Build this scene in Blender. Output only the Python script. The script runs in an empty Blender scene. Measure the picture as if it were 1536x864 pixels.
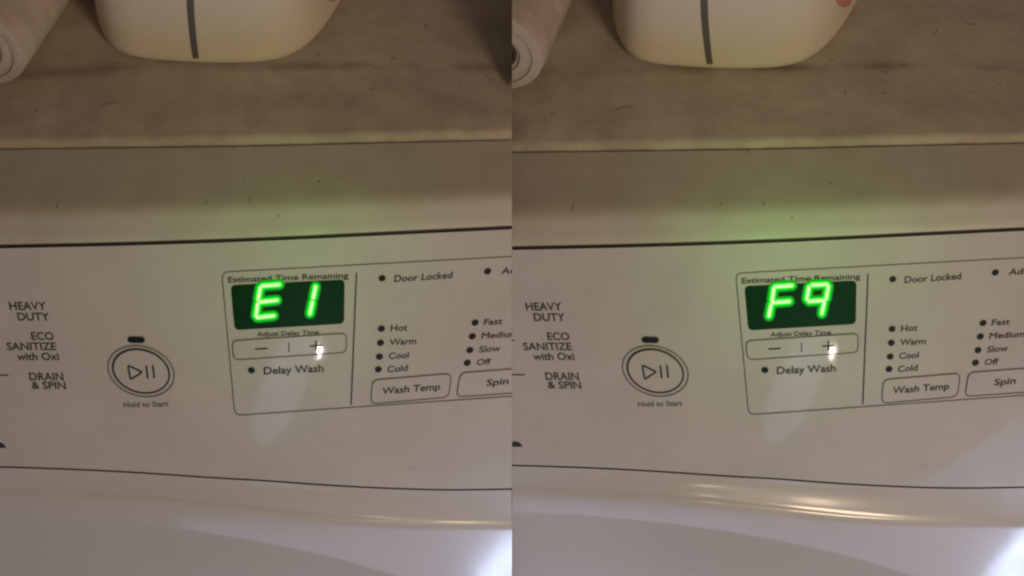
import bpy, bmesh, math, random
from mathutils import Vector, Matrix
from mathutils.bvhtree import BVHTree

random.seed(7)
S = bpy.context.scene
COL = S.collection
R = math.radians

# ------------------------------------------------------------------ camera
PITCH = R(48); DIST = 1.2; FPX = 3350.0
FWD = Vector((0, math.cos(PITCH), -math.sin(PITCH)))
UPV = Vector((0, math.sin(PITCH), math.cos(PITCH)))
CAM = -DIST * FWD
cd = bpy.data.cameras.new('camera'); cam = bpy.data.objects.new('camera', cd); COL.objects.link(cam)
cam.location = CAM; cam.rotation_euler = (math.pi / 2 - PITCH, 0, 0)
cd.sensor_width = 36; cd.lens = FPX / 1536 * 36; cd.clip_start = 0.02; cd.clip_end = 60
cd.dof.use_dof = True; cd.dof.focus_distance = 1.19; cd.dof.aperture_fstop = 20.0
S.camera = cam

# ------------------------------------------------------------------ dim indoor light
W = bpy.data.worlds.new('World'); S.world = W; W.use_nodes = True
bg = W.node_tree.nodes['Background']
bg.inputs[0].default_value = (1.0, 0.80, 0.66, 1); bg.inputs[1].default_value = 0.085
S.view_settings.view_transform = 'Standard'; S.view_settings.look = 'None'
S.view_settings.exposure = 0; S.view_settings.gamma = 1
S.cycles.filter_width = 2.4

def lamp(name, loc, target, size, power, color, sy=None, roll=0.0):
    l = bpy.data.lights.new(name, 'AREA'); l.energy = power; l.color = color
    l.shape = 'RECTANGLE' if sy else 'DISK'; l.size = size
    if sy: l.size_y = sy
    o = bpy.data.objects.new(name, l); COL.objects.link(o); o.location = loc
    d = (Vector(target) - Vector(loc)).normalized()
    o.rotation_euler = (d.to_track_quat('-Z', 'Y').to_matrix() @ Matrix.Rotation(roll, 3, 'Z')).to_euler()
    return o

lamp('ceiling_lamp', (0.92, -1.80, 1.02), (0, 0, 0), 0.52, 15.0, (1.0, 0.77, 0.525))
lamp('ridge_glint_lamp', (0.19, -1.27, 0.56), (0, 0, 0), 0.07, 0.22, (1.0, 0.80, 0.60))  # added lamp, placed to put a highlight on the left machine's ridge
lamp('cool_fill', (0.27, -1.27, -0.50), (0.12, -0.05, -0.1), 1.65, 3.5, (0.50, 0.58, 1.0), 0.45, 0.10)  # added low cool fill that tints the lower rim lavender
def cool(name, target, refl, dist, size, sy, power, spread, roll=0.0, color=(0.60, 0.70, 1.0), shift=(0, 0, 0)):
    t = Vector(target); p = t + Vector(refl).normalized() * dist + Vector(shift)
    o = lamp(name, p, t, size, power, color, sy, roll); o.data.spread = R(spread); return o
# added unseen lamps at mirror angles: a glint and a bluish streak per machine
cool('glint_lamp', (-0.104, -0.023, -0.0245), (-0.014, -1.0, -0.027), 0.7, 0.006, 0.0075, 0.0003, 15, 0.9, (1.0, 0.93, 0.82))
cool('glint_lamp', (0.171, -0.023, -0.0265), (0.212, -0.977, -0.034), 0.7, 0.006, 0.0065, 0.0002, 15, 0.9, (1.0, 0.93, 0.82))
cool('blue_streak_lamp', (-0.124, -0.035, -0.052), (-0.074, -0.996, -0.03), 0.5, 0.05, 0.11, 0.0004, 24, -0.75).data.shape = 'ELLIPSE'
cool('blue_streak_lamp', (0.154, -0.035, -0.052), (0.157, -0.986, -0.03), 0.5, 0.05, 0.11, 0.0004, 24, -0.75).data.shape = 'ELLIPSE'
def blue_patch(pos, target, size, sy, power, roll):  # added lamps, rolled so their mirror image makes the blue corner patch
    o = lamp('blue_patch_lamp', pos, target, size, power, (0.58, 0.70, 1.0), sy, roll); o.data.spread = R(32)
blue_patch((0.118, -0.445, -0.240), (-0.005, -0.07, -0.150), 0.085, 0.036, 0.0075, 0.70)
blue_patch((0.496, -0.402, -0.239), (0.285, -0.07, -0.152), 0.085, 0.036, 0.0075, 0.70)

# ------------------------------------------------------------------ pixel rays and the two layouts
def ray(u, v):
    return (FWD + Vector((1, 0, 0)) * ((u - 768) / FPX) + UPV * ((432 - v) / FPX)).normalized()
def hit(u, v, p, n):
    d = ray(u, v); t = (Vector(p) - CAM).dot(n) / d.dot(n)
    return CAM + d * t
def lerp_tab(x, tab):
    if x <= tab[0][0]: a, b = tab[0], tab[1]
    elif x >= tab[-1][0]: a, b = tab[-2], tab[-1]
    else:
        for a, b in zip(tab, tab[1:]):
            if a[0] <= x <= b[0]: break
    return a[1] + (b[1] - a[1]) * (x - a[0]) / (b[0] - a[0])
def smooth_tab(x, tab):
    # Catmull-Rom through the table
    n = len(tab)
    if x <= tab[0][0] or x >= tab[-1][0]: return lerp_tab(x, tab)
    for i in range(n - 1):
        if tab[i][0] <= x <= tab[i + 1][0]: break
    def m(j):
        a = tab[max(j - 1, 0)]; b = tab[min(j + 1, n - 1)]
        return (b[1] - a[1]) / (b[0] - a[0])
    h = tab[i + 1][0] - tab[i][0]; t = (x - tab[i][0]) / h
    return ((2*t**3 - 3*t**2 + 1) * tab[i][1] + (t**3 - 2*t**2 + t) * h * m(i)
            + (-2*t**3 + 3*t**2) * tab[i + 1][1] + (t**3 - t**2) * h * m(i + 1))
WX = [(-60, -52.5), (14.8, 21.4), (212, 215), (333, 336), (534, 533.4), (573, 571), (712.5, 706.5), (800, 792)]
WV = [(-200, 9), (0, 9), (95, 8.5), (225, 4.5), (356, 2.5), (420, 1.5), (560, -0.5), (622, -1), (720, -2.5), (780, -3), (864, -3)]
BOW = 0.011; HALF = 0.1385                                 # the fascia bows outward across its width
class View:
    def __init__(s, right): s.right = right; s.xc = HALF if right else -HALF
    def bow(s, x): return BOW * (1 - ((x - s.xc) / HALF) ** 2)
    def __call__(s, x, y):
        if not s.right: return x, y
        return 768 + lerp_tab(x, WX), y + lerp_tab(y, WV)

EL = R(24)
PN = Vector((0, -math.cos(EL), math.sin(EL)))            # panel normal
PO = Vector((0, 0, 0))
def elev(e): return Vector((0, -math.cos(R(e)), math.sin(R(e))))

# ------------------------------------------------------------------ materials
def mat(name, base, rough=0.4, spec=0.5, coat=0.0, coat_rough=0.05, emit=None, estr=0.0):
    m = bpy.data.materials.new(name); m.use_nodes = True
    b = m.node_tree.nodes['Principled BSDF']
    b.inputs['Base Color'].default_value = (*base, 1); b.inputs['Roughness'].default_value = rough
    b.inputs['Specular IOR Level'].default_value = spec
    b.inputs['Coat Weight'].default_value = coat; b.inputs['Coat Roughness'].default_value = coat_rough
    if emit:
        b.inputs['Emission Color'].default_value = (*emit, 1); b.inputs['Emission Strength'].default_value = estr
    return m
def nodes(m): return m.node_tree.nodes, m.node_tree.links, m.node_tree.nodes['Principled BSDF']
def mottle(m, base, dark, scale, lo=0.35, hi=0.7, amount=1.0, detail=6, bump=0.0, bscale=400, stretch=(1, 1, 1)):
    N, L, b = nodes(m)
    tc = N.new('ShaderNodeTexCoord'); mp = N.new('ShaderNodeMapping'); mp.inputs['Scale'].default_value = stretch
    L.new(tc.outputs['Object'], mp.inputs['Vector'])
    nz = N.new('ShaderNodeTexNoise'); nz.inputs['Scale'].default_value = scale; nz.inputs['Detail'].default_value = detail
    nz.inputs['Roughness'].default_value = 0.62
    L.new(mp.outputs[0], nz.inputs['Vector'])
    rp = N.new('ShaderNodeValToRGB'); rp.color_ramp.elements[0].position = lo; rp.color_ramp.elements[1].position = hi
    rp.color_ramp.elements[0].color = (0, 0, 0, 1); rp.color_ramp.elements[1].color = (amount,) * 3 + (1,)
    L.new(nz.outputs['Fac'], rp.inputs[0])
    mx = N.new('ShaderNodeMix'); mx.data_type = 'RGBA'
    mx.inputs[6].default_value = (*base, 1); mx.inputs[7].default_value = (*dark, 1)
    L.new(rp.outputs[0], mx.inputs[0]); L.new(mx.outputs[2], b.inputs['Base Color'])
    if bump:
        n2 = N.new('ShaderNodeTexNoise'); n2.inputs['Scale'].default_value = bscale; n2.inputs['Detail'].default_value = 3
        L.new(tc.outputs['Object'], n2.inputs['Vector'])
        bp = N.new('ShaderNodeBump'); bp.inputs['Strength'].default_value = bump; bp.inputs['Distance'].default_value = 0.001
        L.new(n2.outputs['Fac'], bp.inputs['Height']); L.new(bp.outputs[0], b.inputs['Normal'])
    return mx, tc

WHITE = (0.63, 0.59, 0.52)
M = {}
M['panel'] = mat('panel_plastic', WHITE, 0.30, 0.45, 0.6, 0.035)
mottle(M['panel'], WHITE, (0.56, 0.52, 0.45), 18, 0.35, 0.75)
def smudgy(m, lo, hi, scale):
    N, L, b = nodes(m); tc = N.new('ShaderNodeTexCoord'); nz = N.new('ShaderNodeTexNoise')
    nz.inputs['Scale'].default_value = scale; nz.inputs['Detail'].default_value = 8; nz.inputs['Distortion'].default_value = 0.6
    L.new(tc.outputs['Object'], nz.inputs['Vector'])
    mr = N.new('ShaderNodeMapRange'); mr.inputs['From Min'].default_value = 0.35; mr.inputs['From Max'].default_value = 0.68
    mr.inputs['To Min'].default_value = lo; mr.inputs['To Max'].default_value = hi
    L.new(nz.outputs['Fac'], mr.inputs['Value']); L.new(mr.outputs[0], b.inputs['Coat Roughness'])
    n2 = N.new('ShaderNodeTexNoise'); n2.inputs['Scale'].default_value = 900; n2.inputs['Detail'].default_value = 2
    L.new(tc.outputs['Object'], n2.inputs['Vector'])
    bp = N.new('ShaderNodeBump'); bp.inputs['Strength'].default_value = 0.03; bp.inputs['Distance'].default_value = 0.0005
    L.new(n2.outputs['Fac'], bp.inputs['Height']); L.new(bp.outputs[0], b.inputs['Normal'])
smudgy(M['panel'], 0.015, 0.07, 22)
M['console'] = mat('console_plastic', WHITE, 0.38, 0.4)
mottle(M['console'], (0.63, 0.59, 0.515), (0.55, 0.50, 0.43), 30, 0.45, 0.75, bump=0.05)
def settle(m, dust, lo, hi):
    N, L, b = nodes(m); src = b.inputs['Base Color'].links[0].from_socket
    g = N.new('ShaderNodeNewGeometry'); sp = N.new('ShaderNodeSeparateXYZ'); L.new(g.outputs['Normal'], sp.inputs[0])
    mr = N.new('ShaderNodeMapRange'); mr.inputs['From Min'].default_value = lo; mr.inputs['From Max'].default_value = hi
    L.new(sp.outputs['Z'], mr.inputs['Value'])
    tc = N.new('ShaderNodeTexCoord'); nz = N.new('ShaderNodeTexNoise'); nz.inputs['Scale'].default_value = 60; nz.inputs['Detail'].default_value = 8
    L.new(tc.outputs['Object'], nz.inputs['Vector'])
    r2 = N.new('ShaderNodeMapRange'); r2.inputs['To Min'].default_value = 0.72; r2.inputs['To Max'].default_value = 1.0
    r2.inputs['From Min'].default_value = 0.35; r2.inputs['From Max'].default_value = 0.65; L.new(nz.outputs['Fac'], r2.inputs['Value'])
    mu = N.new('ShaderNodeMath'); mu.operation = 'MULTIPLY'; L.new(mr.outputs[0], mu.inputs[0]); L.new(r2.outputs[0], mu.inputs[1])
    mx = N.new('ShaderNodeMix'); mx.data_type = 'RGBA'; L.new(mu.outputs[0], mx.inputs[0]); L.new(src, mx.inputs[6])
    mx.inputs[7].default_value = (*dust, 1); L.new(mx.outputs[2], b.inputs['Base Color'])
settle(M['console'], (0.49, 0.435, 0.37), 0.70, 0.98)
M['rim'] = mat('rim_plastic', (0.70, 0.67, 0.61), 0.35, 0.4, 1.0, 0.04)
mottle(M['rim'], (0.64, 0.61, 0.57), (0.60, 0.57, 0.53), 14, 0.3, 0.8)
smudgy(M['rim'], 0.10, 0.19, 26)
M['lid'] = mat('dusty_enamel', WHITE, 0.6, 0.25)
M['dark'] = mat('dark_gap', (0.075, 0.062, 0.055), 0.6, 0.2)
M['rimgap'] = mat('rim_gap', (0.16, 0.14, 0.12), 0.6, 0.2)
M['ink'] = mat('grey_ink', (0.035, 0.034, 0.034), 0.5, 0.3)
M['thin_ink'] = mat('thin_grey_ink', (0.10, 0.095, 0.085), 0.5, 0.3)
M['lens'] = mat('indicator_lens', (0.012, 0.013, 0.014), 0.35, 0.4)
M['display'] = mat('green_display', (0.002, 0.042, 0.008), 0.3, 0.2)
M['core'] = mat('lit_segment', (0.1, 0.3, 0.1), 0.5, 0.2, emit=(0.46, 1.0, 0.30), estr=1.6)
M['halo'] = mat('segment_bloom_inner', (0.02, 0.3, 0.03), 0.5, 0.2, emit=(0.004, 1.0, 0.006), estr=0.75)  # green camera bloom put into emission, in two dimmer layers
M['outer_halo'] = mat('segment_bloom_outer', (0.004, 0.10, 0.02), 0.5, 0.2, emit=(0.002, 1.0, 0.02), estr=0.30)
M['jug'] = mat('cream_plastic', (0.72, 0.625, 0.51), 0.42, 0.4)
N_, L_, b_ = nodes(M['jug']); b_.inputs['Subsurface Weight'].default_value = 0.15; b_.inputs['Subsurface Radius'].default_value = (0.01, 0.007, 0.004)
M['strip'] = mat('level_strip', (0.13, 0.115, 0.105), 0.5, 0.3)
M['pink'] = mat('pink_print', (0.58, 0.26, 0.19), 0.5, 0.3)
M['paper'] = mat('roll_paper', (0.66, 0.60, 0.50), 0.9, 0.1)
mottle(M['paper'], (0.56, 0.48, 0.39), (0.44, 0.36, 0.29), 60, 0.4, 0.75, bump=0.5, bscale=500)
M['card'] = mat('cardboard_core', (0.10, 0.07, 0.05), 0.9, 0.1)
M['scuff'] = mat('scuff', (0.45, 0.41, 0.37), 0.6, 0.2)
M['hair'] = mat('hair_dark', (0.19, 0.155, 0.125), 0.6, 0.2)

# ------------------------------------------------------------------ object helpers
def link(name, verts, faces, m, parent=None, smooth=False, right=None, fill=False):
    me = bpy.data.meshes.new(name); me.from_pydata([tuple(v) for v in verts], [], faces)
    bm = bmesh.new(); bm.from_mesh(me)
    if right is not None:                                  # each machine stops at the plane where the two meet
        e = 0.00004 if right else -0.00004
        g = bm.verts[:] + bm.edges[:] + bm.faces[:]
        r = bmesh.ops.bisect_plane(bm, geom=g, plane_co=(e, 0, 0), plane_no=(1, 0, 0), clear_inner=right, clear_outer=not right)
        if fill:
            ed = [x for x in r['geom_cut'] if isinstance(x, bmesh.types.BMEdge)]
            if ed: bmesh.ops.holes_fill(bm, edges=ed, sides=0)
    if not bm.faces:
        bm.free(); bpy.data.meshes.remove(me); return None
    bmesh.ops.recalc_face_normals(bm, faces=bm.faces[:])
    bm.to_mesh(me); bm.free()
    if smooth:
        for p in me.polygons: p.use_smooth = True
    me.materials.append(m)
    o = bpy.data.objects.new(name, me); COL.objects.link(o)
    if parent: o.parent = parent
    return o
def orient(o, toward):
    """make an open sheet's normals face the viewer side"""
    me = o.data; s = sum((p.normal.dot(toward) * p.area for p in me.polygons))
    if s < 0: me.flip_normals()
    return o
def thing(name, label, cat, group):
    o = bpy.data.objects.new(name, None); COL.objects.link(o); o.empty_display_size = 0.02
    o['label'] = label; o['category'] = cat; o['group'] = group
    return o

# ------------------------------------------------------------------ flat print helpers (photo pixels of the left panel)
def slant(x):                                              # sideways lean of verticals on the panel
    return lerp_tab(x, [(40, -0.17), (340, -0.10), (530, 0.035), (710, 0.17)])
_tc = {}
def text_mesh(s):
    if s in _tc: return _tc[s]
    c = bpy.data.curves.new('tmp', 'FONT'); c.body = s; c.size = 1; c.resolution_u = 3
    o = bpy.data.objects.new('tmp', c); COL.objects.link(o)
    dg = bpy.context.evaluated_depsgraph_get(); me = bpy.data.meshes.new_from_object(o.evaluated_get(dg))
    bm = bmesh.new(); bm.from_mesh(me); bmesh.ops.remove_doubles(bm, verts=bm.verts[:], dist=1e-5); bmesh.ops.triangulate(bm, faces=bm.faces[:])
    mv = {}
    for e in bm.edges:                                     # slightly bolder strokes: push each outline outward
        if len(e.link_faces) == 1:
            a, b = e.verts; t = (b.co - a.co).normalized(); nn = Vector((t.y, -t.x, 0))
            if nn.dot(e.link_faces[0].calc_center_median() - a.co) > 0: nn = -nn
            for q in (a, b): mv.setdefault(q, []).append(nn)
    for q, ns in mv.items():
        m_ = sum(ns, Vector()) / len(ns); q.co += m_ / max(m_.length_squared, 0.35) * 0.021
    bm.verts.index_update(); v = [(p.co.x, p.co.y) for p in bm.verts]; f = [tuple(q.index for q in p.verts) for p in bm.faces]; bm.free()
    bpy.data.objects.remove(o); bpy.data.curves.remove(c); bpy.data.meshes.remove(me)
    x0 = min(p[0] for p in v); x1 = max(p[0] for p in v)
    v = [((p[0] - x0) / (x1 - x0), p[1]) for p in v]
    _tc[s] = (v, f); return _tc[s]
CAPH = max(p[1] for p in text_mesh('H')[0])
def text2d(s, x0, x1, y0, y1, cap, sl=None):
    v, f = text_mesh(s); sl = slant((x0 + x1) / 2) if sl is None else sl
    return [(x0 + (x1 - x0) * a + sl * b / CAPH * cap, y0 + (y1 - y0) * a - b / CAPH * cap) for a, b in v], f
def stroke2d(pts, w, closed=False, cap=True):
    vs, fs = [], []
    n = len(pts)
    for i, p in enumerate(pts):
        a = pts[i - 1] if (closed or i > 0) else None; b = pts[(i + 1) % n] if (closed or i < n - 1) else None
        def un(q, r):
            d = (r[0] - q[0], r[1] - q[1]); l = math.hypot(*d) or 1; return (d[0] / l, d[1] / l)
        if a and b:
            d1, d2 = un(a, p), un(p, b); n1, n2 = (-d1[1], d1[0]), (-d2[1], d2[0])
            m = (n1[0] + n2[0], n1[1] + n2[1]); k = 2 / max(m[0] ** 2 + m[1] ** 2, 0.8); m = (m[0] * k / 1, m[1] * k / 1)
            m = (m[0] / 1, m[1] / 1)
        else:
            d = un(p, b) if b else un(a, p); m = (-d[1], d[0])
        vs += [(p[0] + m[0] * w / 2, p[1] + m[1] * w / 2), (p[0] - m[0] * w / 2, p[1] - m[1] * w / 2)]
    for i in range(n if closed else n - 1):
        j = (i + 1) % n; fs.append((2*i, 2*i + 1, 2*j + 1, 2*j))
    return vs, fs
def capsule(a, b, w, k=5):
    d = math.atan2(b[1] - a[1], b[0] - a[0]); out = []
    for i in range(k + 1): t = d + math.pi / 2 + math.pi * i / k; out.append((a[0] + w/2 * math.cos(t), a[1] + w/2 * math.sin(t)))
    for i in range(k + 1): t = d - math.pi / 2 + math.pi * i / k; out.append((b[0] + w/2 * math.cos(t), b[1] + w/2 * math.sin(t)))
    return out
def round_quad(q, r, k=6):
    out = []
    for i in range(4):
        p = q[i]; a = q[i - 1]; b = q[(i + 1) % 4]
        def tow(c):
            l = math.hypot(c[0] - p[0], c[1] - p[1]); return (p[0] + (c[0] - p[0]) * r / l, p[1] + (c[1] - p[1]) * r / l)
        s, e = tow(a), tow(b)
        for j in range(k + 1):
            t = j / k
            out.append(((1-t)**2 * s[0] + 2*t*(1-t) * p[0] + t*t * e[0], (1-t)**2 * s[1] + 2*t*(1-t) * p[1] + t*t * e[1]))
    return out
def slice2d(vs, fs, step=14.0):
    bm = bmesh.new(); bv = [bm.verts.new((p[0], p[1], p[2] if len(p) > 2 else 0)) for p in vs]
    for f in fs:
        try: bm.faces.new([bv[i] for i in f])
        except ValueError: pass
    bmesh.ops.triangulate(bm, faces=bm.faces[:])
    x0 = min(p[0] for p in vs); x1 = max(p[0] for p in vs); k = int(x0 // step) + 1
    while k * step < x1:
        bmesh.ops.bisect_plane(bm, geom=bm.verts[:] + bm.edges[:] + bm.faces[:], plane_co=(k * step, 0, 0), plane_no=(1, 0, 0)); k += 1
    bm.verts.index_update(); v = [tuple(q.co) for q in bm.verts]; f = [tuple(q.index for q in p.verts) for p in bm.faces]; bm.free()
    return v, f
def dense(poly, n):
    out = []
    for i, p in enumerate(poly):
        q = poly[(i + 1) % len(poly)]
        for j in range(n): out.append((p[0] + (q[0] - p[0]) * j / n, p[1] + (q[1] - p[1]) * j / n))
    return out
def oval(c, a, b, sl, k=40, slope=0.0):
    return [(c[0] + a * math.cos(t) + sl * b * math.sin(t), c[1] + slope * a * math.cos(t) - b * math.sin(t))
            for t in [2 * math.pi * i / k for i in range(k)]]

# feature lines of the console, in the left photo's pixels
GROOVE = [(-60, 371), (0, 369.7), (200, 365.2), (400, 358.3), (600, 349), (768, 341), (840, 337.5)]
LIPB = [(-60, 226), (0, 225), (156, 223), (390, 219.5), (600, 214.5), (768, 211), (840, 209)]
SHOUL = [(-60, 309), (0, 307), (400, 296), (768, 280), (840, 276)]
PBOT = [(-60, 699.5), (0, 700.7), (104, 704), (208, 709.3), (312, 716.3), (400, 721.5), (484, 727.5), (562, 731.8), (640, 734.5), (692, 735), (768, 733.8), (840, 731)]
RIDGE = [(-60, 733), (0, 736), (104, 742), (208, 748), (312, 757.5), (400, 767), (458, 773), (520, 778.5), (614, 783.5), (700, 785), (768, 784.5), (840, 783)]
CREASE = [(-60, 764), (0, 767.6), (104, 773), (208, 782), (300, 794), (380, 807), (458, 823), (520, 838), (588, 859), (680, 890), (768, 925), (840, 955)]

COLS = [-50 + (840 + 50) * i / 110 for i in range(111)]

def build_machine(right, label):
    V = View(right)
    root = thing('washing_machine', label, 'washing machine', 'white washing machines')
    def on_uv(u, v, lift=0.0):
        q = hit(u, v, PO, PN)
        for _ in range(5): q = hit(u, v, PN * (lift + V.bow(q.x)), PN)
        return q
    def on_panel(x, y, lift=0.0): return on_uv(*V(x, y), lift)
    def sheet(name, pf, m, parent, lift):
        vs, fs = slice2d(*pf)
        o = link(name, [on_panel(p[0], p[1], lift) for p in vs], fs, m, parent, right=right)
        if o: orient(o, PN)
        return o
    def pad(name, poly, m, parent, lift, base=0.0, bev=0.25):
        """raised solid plate with a small bevel: outline poly in pixels"""
        n = len(poly); cx = sum(p[0] for p in poly) / n; cy = sum(p[1] for p in poly) / n
        top = []
        for x, y in poly:
            l = math.hypot(x - cx, y - cy); k = max(0, 1 - bev * 2 / l); top.append((cx + (x - cx) * k, cy + (y - cy) * k))
        K = 1000.0
        vs = [(x, y, base * K) for x, y in poly] + [(x, y, lift * 0.8 * K) for x, y in poly] + [(x, y, lift * K) for x, y in top]
        fs = []
        for i in range(n):
            j = (i + 1) % n; fs += [(i, j, n + j, n + i), (n + i, n + j, 2*n + j, 2*n + i)]
        fs += [tuple(range(2*n, 3*n)), tuple(range(n - 1, -1, -1))]
        vs, fs = slice2d(vs, fs)
        return link(name, [on_panel(x, y, z / K) for x, y, z in vs], fs, m, parent, right=right, fill=True)

    # ---- console sheets, column by column
    top_chain = []; rim_chain = []
    lid_rows = 0
    for x in COLS:
        g = smooth_tab(x, GROOVE); sh = smooth_tab(x, SHOUL); lb = smooth_tab(x, LIPB)
        p0 = on_panel(x, g + 2.9)
        # band and console top: from above the groove to the lip
        rows = []
        p = hit(*V(x, g - 2.9), p0, elev(40)); rows.append(p)
        n = 34
        for i in range(1, n + 1):
            t = i / n; v = (g - 2.9) + (lb - (g - 2.9)) * t
            k = (v - (sh + 26)) / -34.0; k = min(1, max(0, k)); k = k * k * (3 - 2 * k)
            e0 = 40 + 10 * min(1, (g - v) / 20.0)
            e = e0 + (86 - e0) * k
            p = hit(*V(x, v), p, elev(e)); rows.append(p)
        top_chain.append((p0, rows))
    ymid = top_chain[60][1][-1]
    c_v = []; c_f = []; n = len(top_chain[0][1])
    for p0, rows in top_chain: c_v += rows
    for i in range(len(COLS) - 1):
        for j in range(n - 1): c_f.append((i*n + j, (i+1)*n + j, (i+1)*n + j + 1, i*n + j + 1))
    # back tuck under the lid
    o = link('console_top', c_v, c_f, M['console'], root, smooth=True, right=right); orient(o, Vector((0, -0.5, 1)))
    # ---- lid with rounded raised lip
    LH = 0.0052
    lid_z = ymid.z + LH
    l_v = []; prof = None
    for x, (p0, rows) in zip(COLS, top_chain):
        lb = smooth_tab(x, LIPB)
        b = rows[-1]; pts = [b + Vector((0, 0.003, -0.004)), b + Vector((0, 0.0012, 0.0004))]
        wob = 0.0003 * math.sin(x * 0.05) + 0.0002 * math.sin(x * 0.13 + 1)
        for i in range(6):
            a = i / 5 * math.pi / 2
            pts.append(b + Vector((0, 0.0005 + 0.0045 * (1 - math.cos(a)), 0.0005 + (LH - 0.0005) * math.sin(a) + wob)))
        zc = pts[-1].z
        for i in range(1, 16):
            t = i / 15; y = pts[7].y + t * 0.33
            zz = zc + (lid_z - zc) * min(1, t * 4) - (0.0012 * min(1, t * 20))
            q = Vector((0, y, zz))
            uu = V(x, lb - 20)[0]
            q.x = pts[7].x
            pts.append(q)
        l_v += pts; ln = len(pts)
    l_f = [(i*ln + j, (i+1)*ln + j, (i+1)*ln + j + 1, i*ln + j + 1) for i in range(len(COLS) - 1) for j in range(ln - 1)]
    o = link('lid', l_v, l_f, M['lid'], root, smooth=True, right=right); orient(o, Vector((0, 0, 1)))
    # ---- gap between console and panel
    gv = []
    for x, (p0, rows) in zip(COLS, top_chain):
        q = rows[0]; back = -PN * 0.0022
        gv += [q, q + back, p0 + back, p0]
    gf = [(i*4 + j, (i+1)*4 + j, (i+1)*4 + j + 1, i*4 + j + 1) for i in range(len(COLS) - 1) for j in range(3)]
    o = link('panel_gap', gv, gf, M['dark'], root, right=right); orient(o, Vector((0, -0.5, 1)))
    # ---- control panel plate
    pv = []; pn = 9
    for x in COLS:
        a = smooth_tab(x, GROOVE) + 2.9; b = smooth_tab(x, PBOT) - 1.5
        for j in range(pn): pv.append(on_panel(x, a + (b - a) * j / (pn - 1)))
    pf = [(i*pn + j, (i+1)*pn + j, (i+1)*pn + j + 1, i*pn + j + 1) for i in range(len(COLS) - 1) for j in range(pn - 1)]
    panel = link('control_panel', pv, pf, M['panel'], root, smooth=True, right=right); orient(panel, PN)
    # ---- lower gap and rim
    rv = []; gv = []
    for x in COLS:
        a = smooth_tab(x, PBOT); rg = smooth_tab(x, RIDGE); cr = smooth_tab(x, CREASE)
        pa = on_panel(x, a - 1.5); 
        bow = 0.004 * (1 - ((x - 384) / 384.0) ** 2)
        p = hit(*V(x, a + 1.0), pa, PN)
        gv += [pa, pa - PN * 0.003, p - PN * 0.003, p]
        rows = [p]
        vend = 1000
        vs_ = [a + 1.0 + (rg - 4 - a - 1) * i / 8 for i in range(1, 9)]
        vs_ += [rg - 4 + 16 * i / 8 for i in range(1, 9)]
        top = rg + 12
        mid = max(cr - 4, top + 4)
        vs_ += [top + (mid - top) * i / 10 for i in range(1, 11)]
        vs_ += [mid + 10 * i / 5 for i in range(1, 6)]
        vs_ += [mid + 10 + (max(vend, mid + 60) - mid - 10) * i / 14 for i in range(1, 15)]
        for i, v in enumerate(vs_):
            if i < 8: e = 24 + 3 * (i / 7)
            elif i < 16:
                t = (i - 7) / 8; e = 27 + 13 * max(0, math.sin(t ** 0.6 * math.pi)) - 4 * t
            elif i < 26: e = 23 - 2 * (i - 16) / 10
            elif i < 31: e = 21 - 12 * (i - 26) / 5
            else: e = 9 + 16 * (i - 31) / 14
            p = hit(*V(x, v), p, elev(e)); rows.append(p)
        out = []
        for i, q in enumerate(rows):
            w = min(1, i / 10.0); w = w * w * (3 - 2 * w)
            d = (CAM - q).normalized(); out.append(q + d * bow * w)
        rv += out; rn = len(out)
    rf = [(i*rn + j, (i+1)*rn + j, (i+1)*rn + j + 1, i*rn + j + 1) for i in range(len(COLS) - 1) for j in range(rn - 1)]
    o = link('front_rim', rv, rf, M['rim'], root, smooth=True, right=right); orient(o, PN)
    gf = [(i*4 + j, (i+1)*4 + j, (i+1)*4 + j + 1, i*4 + j + 1) for i in range(len(COLS) - 1) for j in range(3)]
    o = link('rim_gap', gv, gf, M['rimgap'], root, right=right); orient(o, PN)

    # ---- lint and short hairs caught in the dust (stuff), a scuff on the panel
    hv = []; hf = []
    bz = BVHTree.FromPolygons(c_v + l_v, c_f + [tuple(i + len(c_v) for i in f) for f in l_f])
    rnd = random.Random(5)
    spots = [(86, 309, 78, 10), (375, 302, 85, 7), (310, 304, 70, 6), (418, 324, 75, 4), (366, 272, 50, 2), (414, 239, 40, 2), (352, 222, 80, 4), (165, 155, 10, 26), (55, 165, 30, 9),
             (560, 133, 20, 8), (690, 27, 160, 22), (640, 40, 50, 9), (500, 132, 100, 6), (590, 88, 10, 10), (735, 118, 150, 16), (560, 100, 160, 14), (480, 82, 20, 7)]
    for _ in range(4): spots.append((rnd.uniform(0, 768), rnd.uniform(105, 330), rnd.uniform(0, 180), rnd.choice([1.5, 2, 2.5, 3, 5])))
    for sx, sy, ang, ln_ in spots:
        pts = []; cu = rnd.uniform(-0.6, 0.6)
        for i in range(6):
            t = i / 5 - 0.5; a = R(ang) + cu * t
            h = bz.ray_cast(CAM, ray(*V(sx + math.cos(a) * ln_ * t, sy - math.sin(a) * ln_ * t)))
            if h[0]: pts.append(h[0] + Vector((0, -0.0002, 0.0003)))
        w = 0.00012 if ln_ > 5 else 0.0002
        for i in range(len(pts) - 1):
            d = (pts[i + 1] - pts[i]).normalized(); n1 = d.cross(Vector((0, -0.6, 0.8))).normalized() * w; n2 = Vector((0, -0.6, 0.8)) * w
            k = len(hv)
            hv += [pts[i] + n1, pts[i] - n1, pts[i] + n2, pts[i + 1] + n1, pts[i + 1] - n1, pts[i + 1] + n2]
            hf += [(k, k + 2, k + 5, k + 3), (k + 2, k + 1, k + 4, k + 5)]
    o = link('lint', hv, hf, M['hair'], root, right=right)
    if o: o['kind'] = 'stuff'
    sv, sf = stroke2d([(614, 707), (615, 702.5), (618.5, 700.5), (622.5, 702), (623.5, 706)], 1.5)
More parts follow.
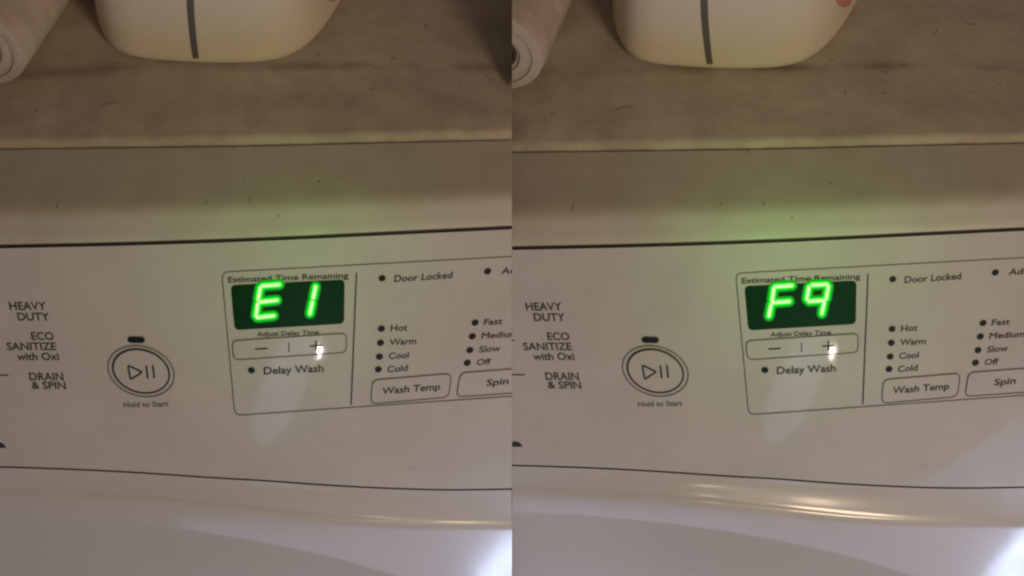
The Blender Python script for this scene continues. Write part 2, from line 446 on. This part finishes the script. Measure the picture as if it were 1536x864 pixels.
    sheet('scuff_mark', (sv, sf), M['scuff'], panel, 0.0001)
    # ---- printed legends on the panel
    L1, L2, L3 = 0.00015, 0.00045, 0.0007
    for t in [('HEAVY', 14.8, 69.8, 464.7, 464.7, 12), ('DUTY', 27, 74.7, 480.6, 480.8, 11.6), ('ECO', 47.7, 81.5, 509.8, 509.8, 11.5),
              ('SANITIZE', 11, 85, 525, 525, 11.2), ('with Oxi', 26, 89, 540.2, 540, 11), ('DRAIN', 44.8, 95.8, 570.4, 570.8, 11.5),
              ('& SPIN', 48.2, 99.5, 583.2, 583.8, 10.8)]:
        sheet('cycle_lettering', text2d(*t), M['ink'], panel, L1)
    sheet('cycle_tick', stroke2d([(-40, 562), (12.5, 562.9)], 1.9), M['ink'], panel, L1)
    sheet('cycle_tick', stroke2d([(-40, 510), (-3, 510.4)], 2.0), M['ink'], panel, L1)
    sheet('arrow_mark', ([(-12, 672), (9, 672), (7, 667.5), (2, 664), (-12, 664)], [(0, 1, 2, 3, 4)]), M['ink'], panel, L1)
    box = round_quad([(332.5, 408.2), (850, 380.3), (850, 588.5), (352.3, 623.3)], 11)
    sheet('frame_line', stroke2d(box, 1.6, True), M['thin_ink'], panel, L1)
    sheet('divider_line', stroke2d([(534.7, 408.6), (526.6, 607.5)], 2.2), M['ink'], panel, L1)
    for t in [('Estimated Time Remaining', 342, 523, 423.8, 417, 8.4), ('Adjust Delay Time', 385.7, 478.4, 504.7, 501.4, 6.9),
              ('Delay Wash', 395.6, 485.5, 561.7, 557.4, 11), ('Door Locked', 591, 678.2, 423, 417.2, 10), ('Add', 751, 783, 411.2, 409.2, 9.6),
              ('Hot', 585.7, 611, 496.9, 495.6, 9.4), ('Warm', 583.9, 624.3, 517.8, 515.9, 9.2), ('Cool', 582.6, 613, 538.6, 536.8, 9.2),
              ('Cold', 580.5, 611.3, 558.4, 556.2, 9.2), ('Fast', 725.3, 753.2, 487.6, 486, 9.2), ('Medium', 721.7, 776, 508, 504.8, 9.2),
              ('Slow', 718, 750.3, 528.7, 526.6, 9.2), ('Off', 714.4, 735.5, 547.9, 546.6, 9)]:
        sheet('legend_lettering', text2d(*t), M['ink'], panel, L1)
    for c in [(573.2, 417.4), (731.6, 407.2), (572.2, 493.2), (570.9, 514.3), (569.3, 535.2), (567.5, 554.2),
              (712.8, 484.1), (708.6, 504.7), (705, 525.5), (701.1, 544.5), (377.3, 555.6)]:
        pad('indicator_light', oval(c, 5.3, 4.7, slant(c[0]), 18, -0.04), M['lens'], panel, 0.0005)
    # ---- display window with lit segments
    disp = pad('display_window', round_quad([(346, 428), (517, 419.3), (516, 485.6), (352, 495.3)], 8), M['display'], root, L2)
    if not right:
        seg = [((393.5, 428.8), (419, 426.8)), ((390.3, 431.5), (387.2, 449.5)), ((390, 453), (415.5, 450.3)), ((386.6, 456.2), (383.8, 473.5)),
               ((386, 476.3), (410.5, 473.6)), ((473.3, 430), (469.8, 447)), ((468.4, 453.4), (464.8, 470.5))]
    else:
        seg = [((1162.5, 430.3), (1188, 428.3)), ((1160.8, 432.5), (1158, 450.5)), ((1158.8, 454.2), (1184, 452)), ((1156.6, 457), (1153.4, 474)),
               ((1218, 427.6), (1240.5, 426.4)), ((1242.6, 429.5), (1239.2, 448.5)), ((1213.5, 452), (1236, 450.6)), ((1213.4, 430.5), (1210.2, 448.8)),
               ((1236.2, 454.3), (1232.8, 470.5))]
    for a, b in seg:
        def raw(poly, lift): return [on_uv(x, y, lift) for x, y in poly]
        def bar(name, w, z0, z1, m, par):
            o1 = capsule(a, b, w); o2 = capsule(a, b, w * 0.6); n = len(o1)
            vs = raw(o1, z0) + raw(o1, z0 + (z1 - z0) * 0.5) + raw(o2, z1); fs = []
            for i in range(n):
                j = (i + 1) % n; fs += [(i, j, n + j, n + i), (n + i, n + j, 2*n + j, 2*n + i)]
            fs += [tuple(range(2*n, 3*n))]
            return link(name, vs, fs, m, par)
        bar('segment_bloom_outer', 16.5, L2, L2 + 0.0003, M['outer_halo'], disp)  # glowing bars imitate bloom round each lit segment
        bar('segment_bloom_inner', 10.2, L2 + 0.0002, L2 + 0.0007, M['halo'], disp)
        bar('lit_segment', 4.4, L2 + 0.0006, L2 + 0.0012, M['core'], disp)
    # added green spot held off the panel, stands in for lens haze
    gl = bpy.data.lights.new('green_haze_lamp', 'SPOT'); gl.energy = 0.095 if right else 0.06; gl.color = (0.16, 1.0, 0.10); gl.shadow_soft_size = 0.012
    gl.spot_size = R(116); gl.spot_blend = 1.0
    go = bpy.data.objects.new('green_haze_lamp', gl); COL.objects.link(go); go.location = on_panel(435, 412, 0.095)
    go.rotation_euler = (on_panel(430, 385) - go.location).to_track_quat('-Z', 'Y').to_euler()
    # ---- buttons
    db = pad('delay_button', round_quad([(348, 511.2), (519.5, 499.8), (519.5, 528.6), (350.5, 540)], 9), M['panel'], root, 0.0003)
    sheet('button_outline', stroke2d(round_quad([(348, 511.2), (519.5, 499.8), (519.5, 528.6), (350.5, 540)], 9), 1.6, True), M['thin_ink'], db, L2)
    sheet('minus_sign', stroke2d([(382.6, 523.6), (401.4, 522.7)], 2.4), M['ink'], db, L2)
    sheet('separator_bar', stroke2d([(433, 513.4), (433.4, 528)], 1.6), M['ink'], db, L2)
    pvv, pff = stroke2d([(464.6, 519.3), (483.1, 518)], 2.4); qv, qf = stroke2d([(473.8, 511), (474, 525.7)], 2.4)
    sheet('plus_sign', (pvv, pff), M['ink'], db, L2)
    sheet('plus_sign', (qv, qf), M['ink'], db, L2 + 0.00008)
    wq = round_quad([(558.5, 570.3), (677.5, 560.3), (673, 595.8), (556, 606)], 10)
    wb = pad('wash_temp_button', wq, M['panel'], root, 0.0003)
    sheet('button_outline', stroke2d(wq, 1.6, True), M['thin_ink'], wb, L2)
    sheet('button_lettering', text2d('Wash Temp', 572.7, 660, 591.2, 584.4, 9.9), M['ink'], wb, L2)
    sq = round_quad([(690.5, 559.4), (832, 549), (827, 585.5), (684.5, 595.6)], 10)
    sb = pad('spin_button', sq, M['panel'], root, 0.0003)
    sheet('button_outline', stroke2d(sq, 1.6, True), M['thin_ink'], sb, L2)
    sheet('button_lettering', text2d('Spin', 729, 762.3, 579, 576, 9.8), M['ink'], sb, L2)
    c = (211.7, 556.9); sl = -0.13
    st = pad('start_button', oval(c, 42.2, 32.8, sl, 56, 0.06), M['panel'], root, 0.0006, bev=0.9)
    sheet('outer_ring', stroke2d(oval(c, 49.4, 38.2, sl, 72, 0.06), 1.5, True), M['thin_ink'], st, L2)
    sheet('inner_ring', stroke2d(oval(c, 42.0, 32.6, sl, 72, 0.06), 2.7, True), M['ink'], st, L3)
    tri = round_quad([(192.0, 548.6), (203.5, 552.6), (213.2, 558.3), (196.3, 569.2)], 1.6, 2)
    tri = [(192.2, 550.2), (193.2, 549), (194.6, 549.2), (211.6, 557.4), (212.2, 558.4), (211.6, 559.4), (197.6, 568.3), (196.2, 568.4), (195.4, 567.2)]
    sheet('play_symbol', stroke2d(tri, 2.9, True), M['ink'], st, L3)
    sheet('pause_bar', stroke2d([(219.4, 548.4), (221.5, 567.8)], 2.9), M['ink'], st, L3)
    sheet('pause_bar', stroke2d([(229.1, 547.6), (231.4, 567.2)], 2.9), M['ink'], st, L3)
    pad('start_indicator', capsule((195.8, 509.6), (212.8, 510), 9.4), M['lens'], panel, 0.0006)
    sheet('start_lettering', text2d('Hold to Start', 185.7, 253.1, 611, 609.4, 7.6), M['thin_ink'], panel, L1)
    root['lid_z'] = 0.0; del root['lid_z']
    return root, V, lid_z - 0.0012

ml, VL, ZL = build_machine(False, 'white washing machine panel whose green display reads E1, the left one')
mr, VR, ZR = build_machine(True, 'white washing machine panel whose green display reads F9, the right one')

# ------------------------------------------------------------------ things on the lids
UPZ = Vector((0, 0, 1))
def build_jug(V, z, right, label):
    root = thing('plastic_jug', label, 'jug', 'cream plastic jugs on the lids')
    foot_px = [(146, 15), (149, 36), (157, 58), (173, 76), (200, 86), (245, 91), (295, 94), (350, 95), (395, 93), (432, 86),
               (463, 69), (487, 45), (506, 17), (521, -12), (530, -45), (522, -85), (480, -112), (400, -122), (300, -122), (215, -116), (165, -92), (147, -48), (145, -12)]
    base = [hit(*V(x, y + 5.5), Vector((0, 0, z)), UPZ) for x, y in foot_px]
    base = [b for b in base]
    n0 = len(base); P = []
    for i in range(n0):                                    # smooth the footprint
        a, b, c, d = base[i - 1], base[i], base[(i + 1) % n0], base[(i + 2) % n0]
        for k in range(4):
            t = k / 4; P.append(0.5 * (2*b + (c - a) * t + (2*a - 5*b + 4*c - d) * t*t + (3*b - a - 3*c + d) * t**3))
    cx = sum(P, Vector()) / len(P); n = len(P)
    rr = 0.009
    prof = [(0.86, 0.0006)]
    for i in range(7): a = i / 6 * math.pi / 2; prof.append((1 - (0.075 * (1 - math.sin(a))), rr * (1 - math.cos(a)) + 0.0002))
    prof += [(1.0, 0.03), (1.0, 0.07), (1.0, 0.12), (0.985, 0.15), (0.90, 0.17), (0.68, 0.19), (0.36, 0.205), (0.28, 0.212), (0.28, 0.225)]
    vs = []; fs = []
    for s, h in prof:
        for p in P: vs.append(Vector((cx.x + (p.x - cx.x) * s, cx.y + (p.y - cx.y) * s, z + h)))
    for j in range(len(prof) - 1):
        for i in range(n): k = (i + 1) % n; fs.append((j*n + i, j*n + k, (j+1)*n + k, (j+1)*n + i))
    fs += [tuple(range(n - 1, -1, -1)), tuple(range((len(prof)-1)*n, len(prof)*n))]
    body = link('jug_body', vs, fs, M['jug'], root, smooth=True)
    # screw cap (above the photo's edge)
    cv = []; cf = []
    for h, s in [(0.212, 0.32), (0.24, 0.32), (0.243, 0.30)]:
        for i in range(40): a = 2 * math.pi * i / 40; cv.append(Vector((cx.x + s * 0.07 * math.cos(a), cx.y + s * 0.07 * math.sin(a), z + h)))
    for j in range(2):
        for i in range(40): k = (i + 1) % 40; cf.append((j*40 + i, j*40 + k, j*40 + 40 + k, j*40 + 40 + i))
    cf += [tuple(range(80, 120)), tuple(range(39, -1, -1))]
    link('screw_cap', cv, cf, M['jug'], root)
    bvh = BVHTree.FromPolygons([tuple(v) for v in vs], fs)
    def wall(x, y, off):
        d = ray(*V(x, y)); h = bvh.ray_cast(CAM, d)
        return h[0] - d * off if h[0] else None
    # dark see-through level strip
    sv = []
    for i in range(40):
        y = -120 + (93.5 + 120) * i / 39
        t = max(0, y) / 93; xc = 285.5 - 0.02 * (0 - min(0, y)) + 9.0 * t ** 1.5
        w = 5.4 - 0.8 * t
        a = wall(xc - w, y, 0.0006); b = wall(xc + w, y, 0.0006); m_ = wall(xc, y, 0.0009)
        if a and b and m_: sv.append((a, m_, b))
    vv = [p for q in sv for p in q]
    o = link('level_strip', vv, [(3*i + j, 3*i + j + 1, 3*i + j + 4, 3*i + j + 3) for i in range(len(sv) - 1) for j in range(2)], M['strip'], root, smooth=True)
    # pink print
    pts = []
    for k_ in range(5):
        for i in range(20):
            a = 2 * math.pi * i / 20; f = k_ / 4 + 0.02
            pts.append(wall(498 + 11.5 * f * math.cos(a), -9 + 11 * f * math.sin(a), 0.0006))
    if all(pts): link('pink_print', pts, [(k_*20 + i, k_*20 + (i + 1) % 20, k_*20 + 20 + (i + 1) % 20, k_*20 + 20 + i) for k_ in range(4) for i in range(20)], M['pink'], root)
    return root

def build_roll(V, z, right, label):
    root = thing('paper_roll', label, 'paper roll', 'paper rolls on the lids')
    RR = 0.0265; HR = 0.0105; LEN = 0.085
    c0 = hit(*V(-32, 70), Vector((0, 0, z + RR)), UPZ)
    az = R(17); ax = Vector((math.sin(az), math.cos(az), 0)); sd = Vector((math.cos(az), -math.sin(az), 0))
    k = 72
    def ring(r, t, wob=0.0):
        return [c0 + ax * t + (sd * math.cos(a) + UPZ * math.sin(a)) * (r + wob * math.sin(3 * a + t * 90)) for a in [2 * math.pi * i / k for i in range(k)]]
    def tube(name, rings, m):
        vs = [p for r in rings for p in r]; fs = []
        for j in range(len(rings) - 1):
            for i in range(k): q = (i + 1) % k; fs.append((j*k + i, j*k + q, (j+1)*k + q, (j+1)*k + i))
        return link(name, vs, fs, m, root, smooth=False, right=right)
    # wound paper: end face with layer steps, outer wall
    rings = [ring(HR + 0.0012, LEN)]
    rings = [ring(HR + 0.0012, 0.08), ring(HR + 0.0012, 0.001)]
    r = HR + 0.0012; t = 0.001
    steps = [(0.0138, 0.0006), (0.0142, -0.0008), (0.0172, -0.0006), (0.0176, 0.0004), (0.0207, 0.0002), (0.0211, -0.0010), (0.0243, -0.0008), (0.0247, 0.0006), (RR - 0.0003, 0.0007)]
    for r_, t_ in steps: rings.append(ring(r_, t_, 0.0002))
    rings += [ring(RR, 0.002)] + [ring(RR + 0.0003 * math.sin(i * 1.7), 0.002 + LEN * i / 8, 0.0002) for i in range(1, 9)]
    rings += [ring(HR + 0.0012, LEN + 0.002)]
    o = tube('wound_paper', rings, M['paper'])
    tube('cardboard_core', [ring(HR + 0.0011, 0.0), ring(HR, 0.0), ring(HR, LEN)], M['card'])
    return root

build_jug(VL, ZL, False, 'cream plastic jug with dark level strip on the washer reading E1')
build_jug(VR, ZR, True, 'cream plastic jug with dark level strip on the washer reading F9')
build_roll(VL, ZL, False, 'white paper roll lying at the far left end of the photo')
build_roll(VR, ZR, True, 'white paper roll lying between the two jugs, by the seam')

# ------------------------------------------------------------------ dusty lid material
def lid_material():
    m = M['lid']; N, L, b = nodes(m)
    mx, tc = mottle(m, (0.555, 0.475, 0.40), (0.40, 0.33, 0.28), 40, 0.40, 0.74, detail=12, bump=0.22, bscale=600, stretch=(0.8, 1.0, 1))
    sp = N.new('ShaderNodeSeparateXYZ'); L.new(tc.outputs['Object'], sp.inputs[0])
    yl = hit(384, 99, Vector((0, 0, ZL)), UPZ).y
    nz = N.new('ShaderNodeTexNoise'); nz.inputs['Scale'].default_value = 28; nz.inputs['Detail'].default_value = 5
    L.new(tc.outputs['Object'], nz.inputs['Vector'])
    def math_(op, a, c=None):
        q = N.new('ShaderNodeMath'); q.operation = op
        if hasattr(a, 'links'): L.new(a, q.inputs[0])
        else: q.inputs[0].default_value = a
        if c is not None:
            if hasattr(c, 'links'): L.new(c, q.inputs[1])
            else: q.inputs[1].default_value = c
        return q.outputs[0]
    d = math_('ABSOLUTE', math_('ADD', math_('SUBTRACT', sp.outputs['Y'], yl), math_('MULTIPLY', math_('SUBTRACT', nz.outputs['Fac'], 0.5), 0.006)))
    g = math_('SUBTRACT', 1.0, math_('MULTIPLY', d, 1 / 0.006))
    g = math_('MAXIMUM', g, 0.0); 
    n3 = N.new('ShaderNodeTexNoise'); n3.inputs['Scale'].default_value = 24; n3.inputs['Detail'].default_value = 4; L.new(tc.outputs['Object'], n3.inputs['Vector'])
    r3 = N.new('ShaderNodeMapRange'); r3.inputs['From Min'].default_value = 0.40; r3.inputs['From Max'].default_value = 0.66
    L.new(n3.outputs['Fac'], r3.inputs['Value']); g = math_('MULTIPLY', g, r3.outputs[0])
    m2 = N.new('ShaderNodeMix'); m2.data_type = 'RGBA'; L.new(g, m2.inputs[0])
    nb = N.new('ShaderNodeTexNoise'); nb.inputs['Scale'].default_value = 7; nb.inputs['Detail'].default_value = 9; nb.inputs['Roughness'].default_value = 0.7; nb.inputs['Distortion'].default_value = 0.8
    L.new(tc.outputs['Object'], nb.inputs['Vector'])
    rb = N.new('ShaderNodeMapRange'); rb.inputs['From Min'].default_value = 0.46; rb.inputs['From Max'].default_value = 0.66; L.new(nb.outputs['Fac'], rb.inputs['Value'])
    mb = N.new('ShaderNodeMix'); mb.data_type = 'RGBA'; L.new(math_('MULTIPLY', rb.outputs[0], 0.55), mb.inputs[0])
    L.new(mx.outputs[2], mb.inputs[6]); mb.inputs[7].default_value = (0.40, 0.315, 0.255, 1)
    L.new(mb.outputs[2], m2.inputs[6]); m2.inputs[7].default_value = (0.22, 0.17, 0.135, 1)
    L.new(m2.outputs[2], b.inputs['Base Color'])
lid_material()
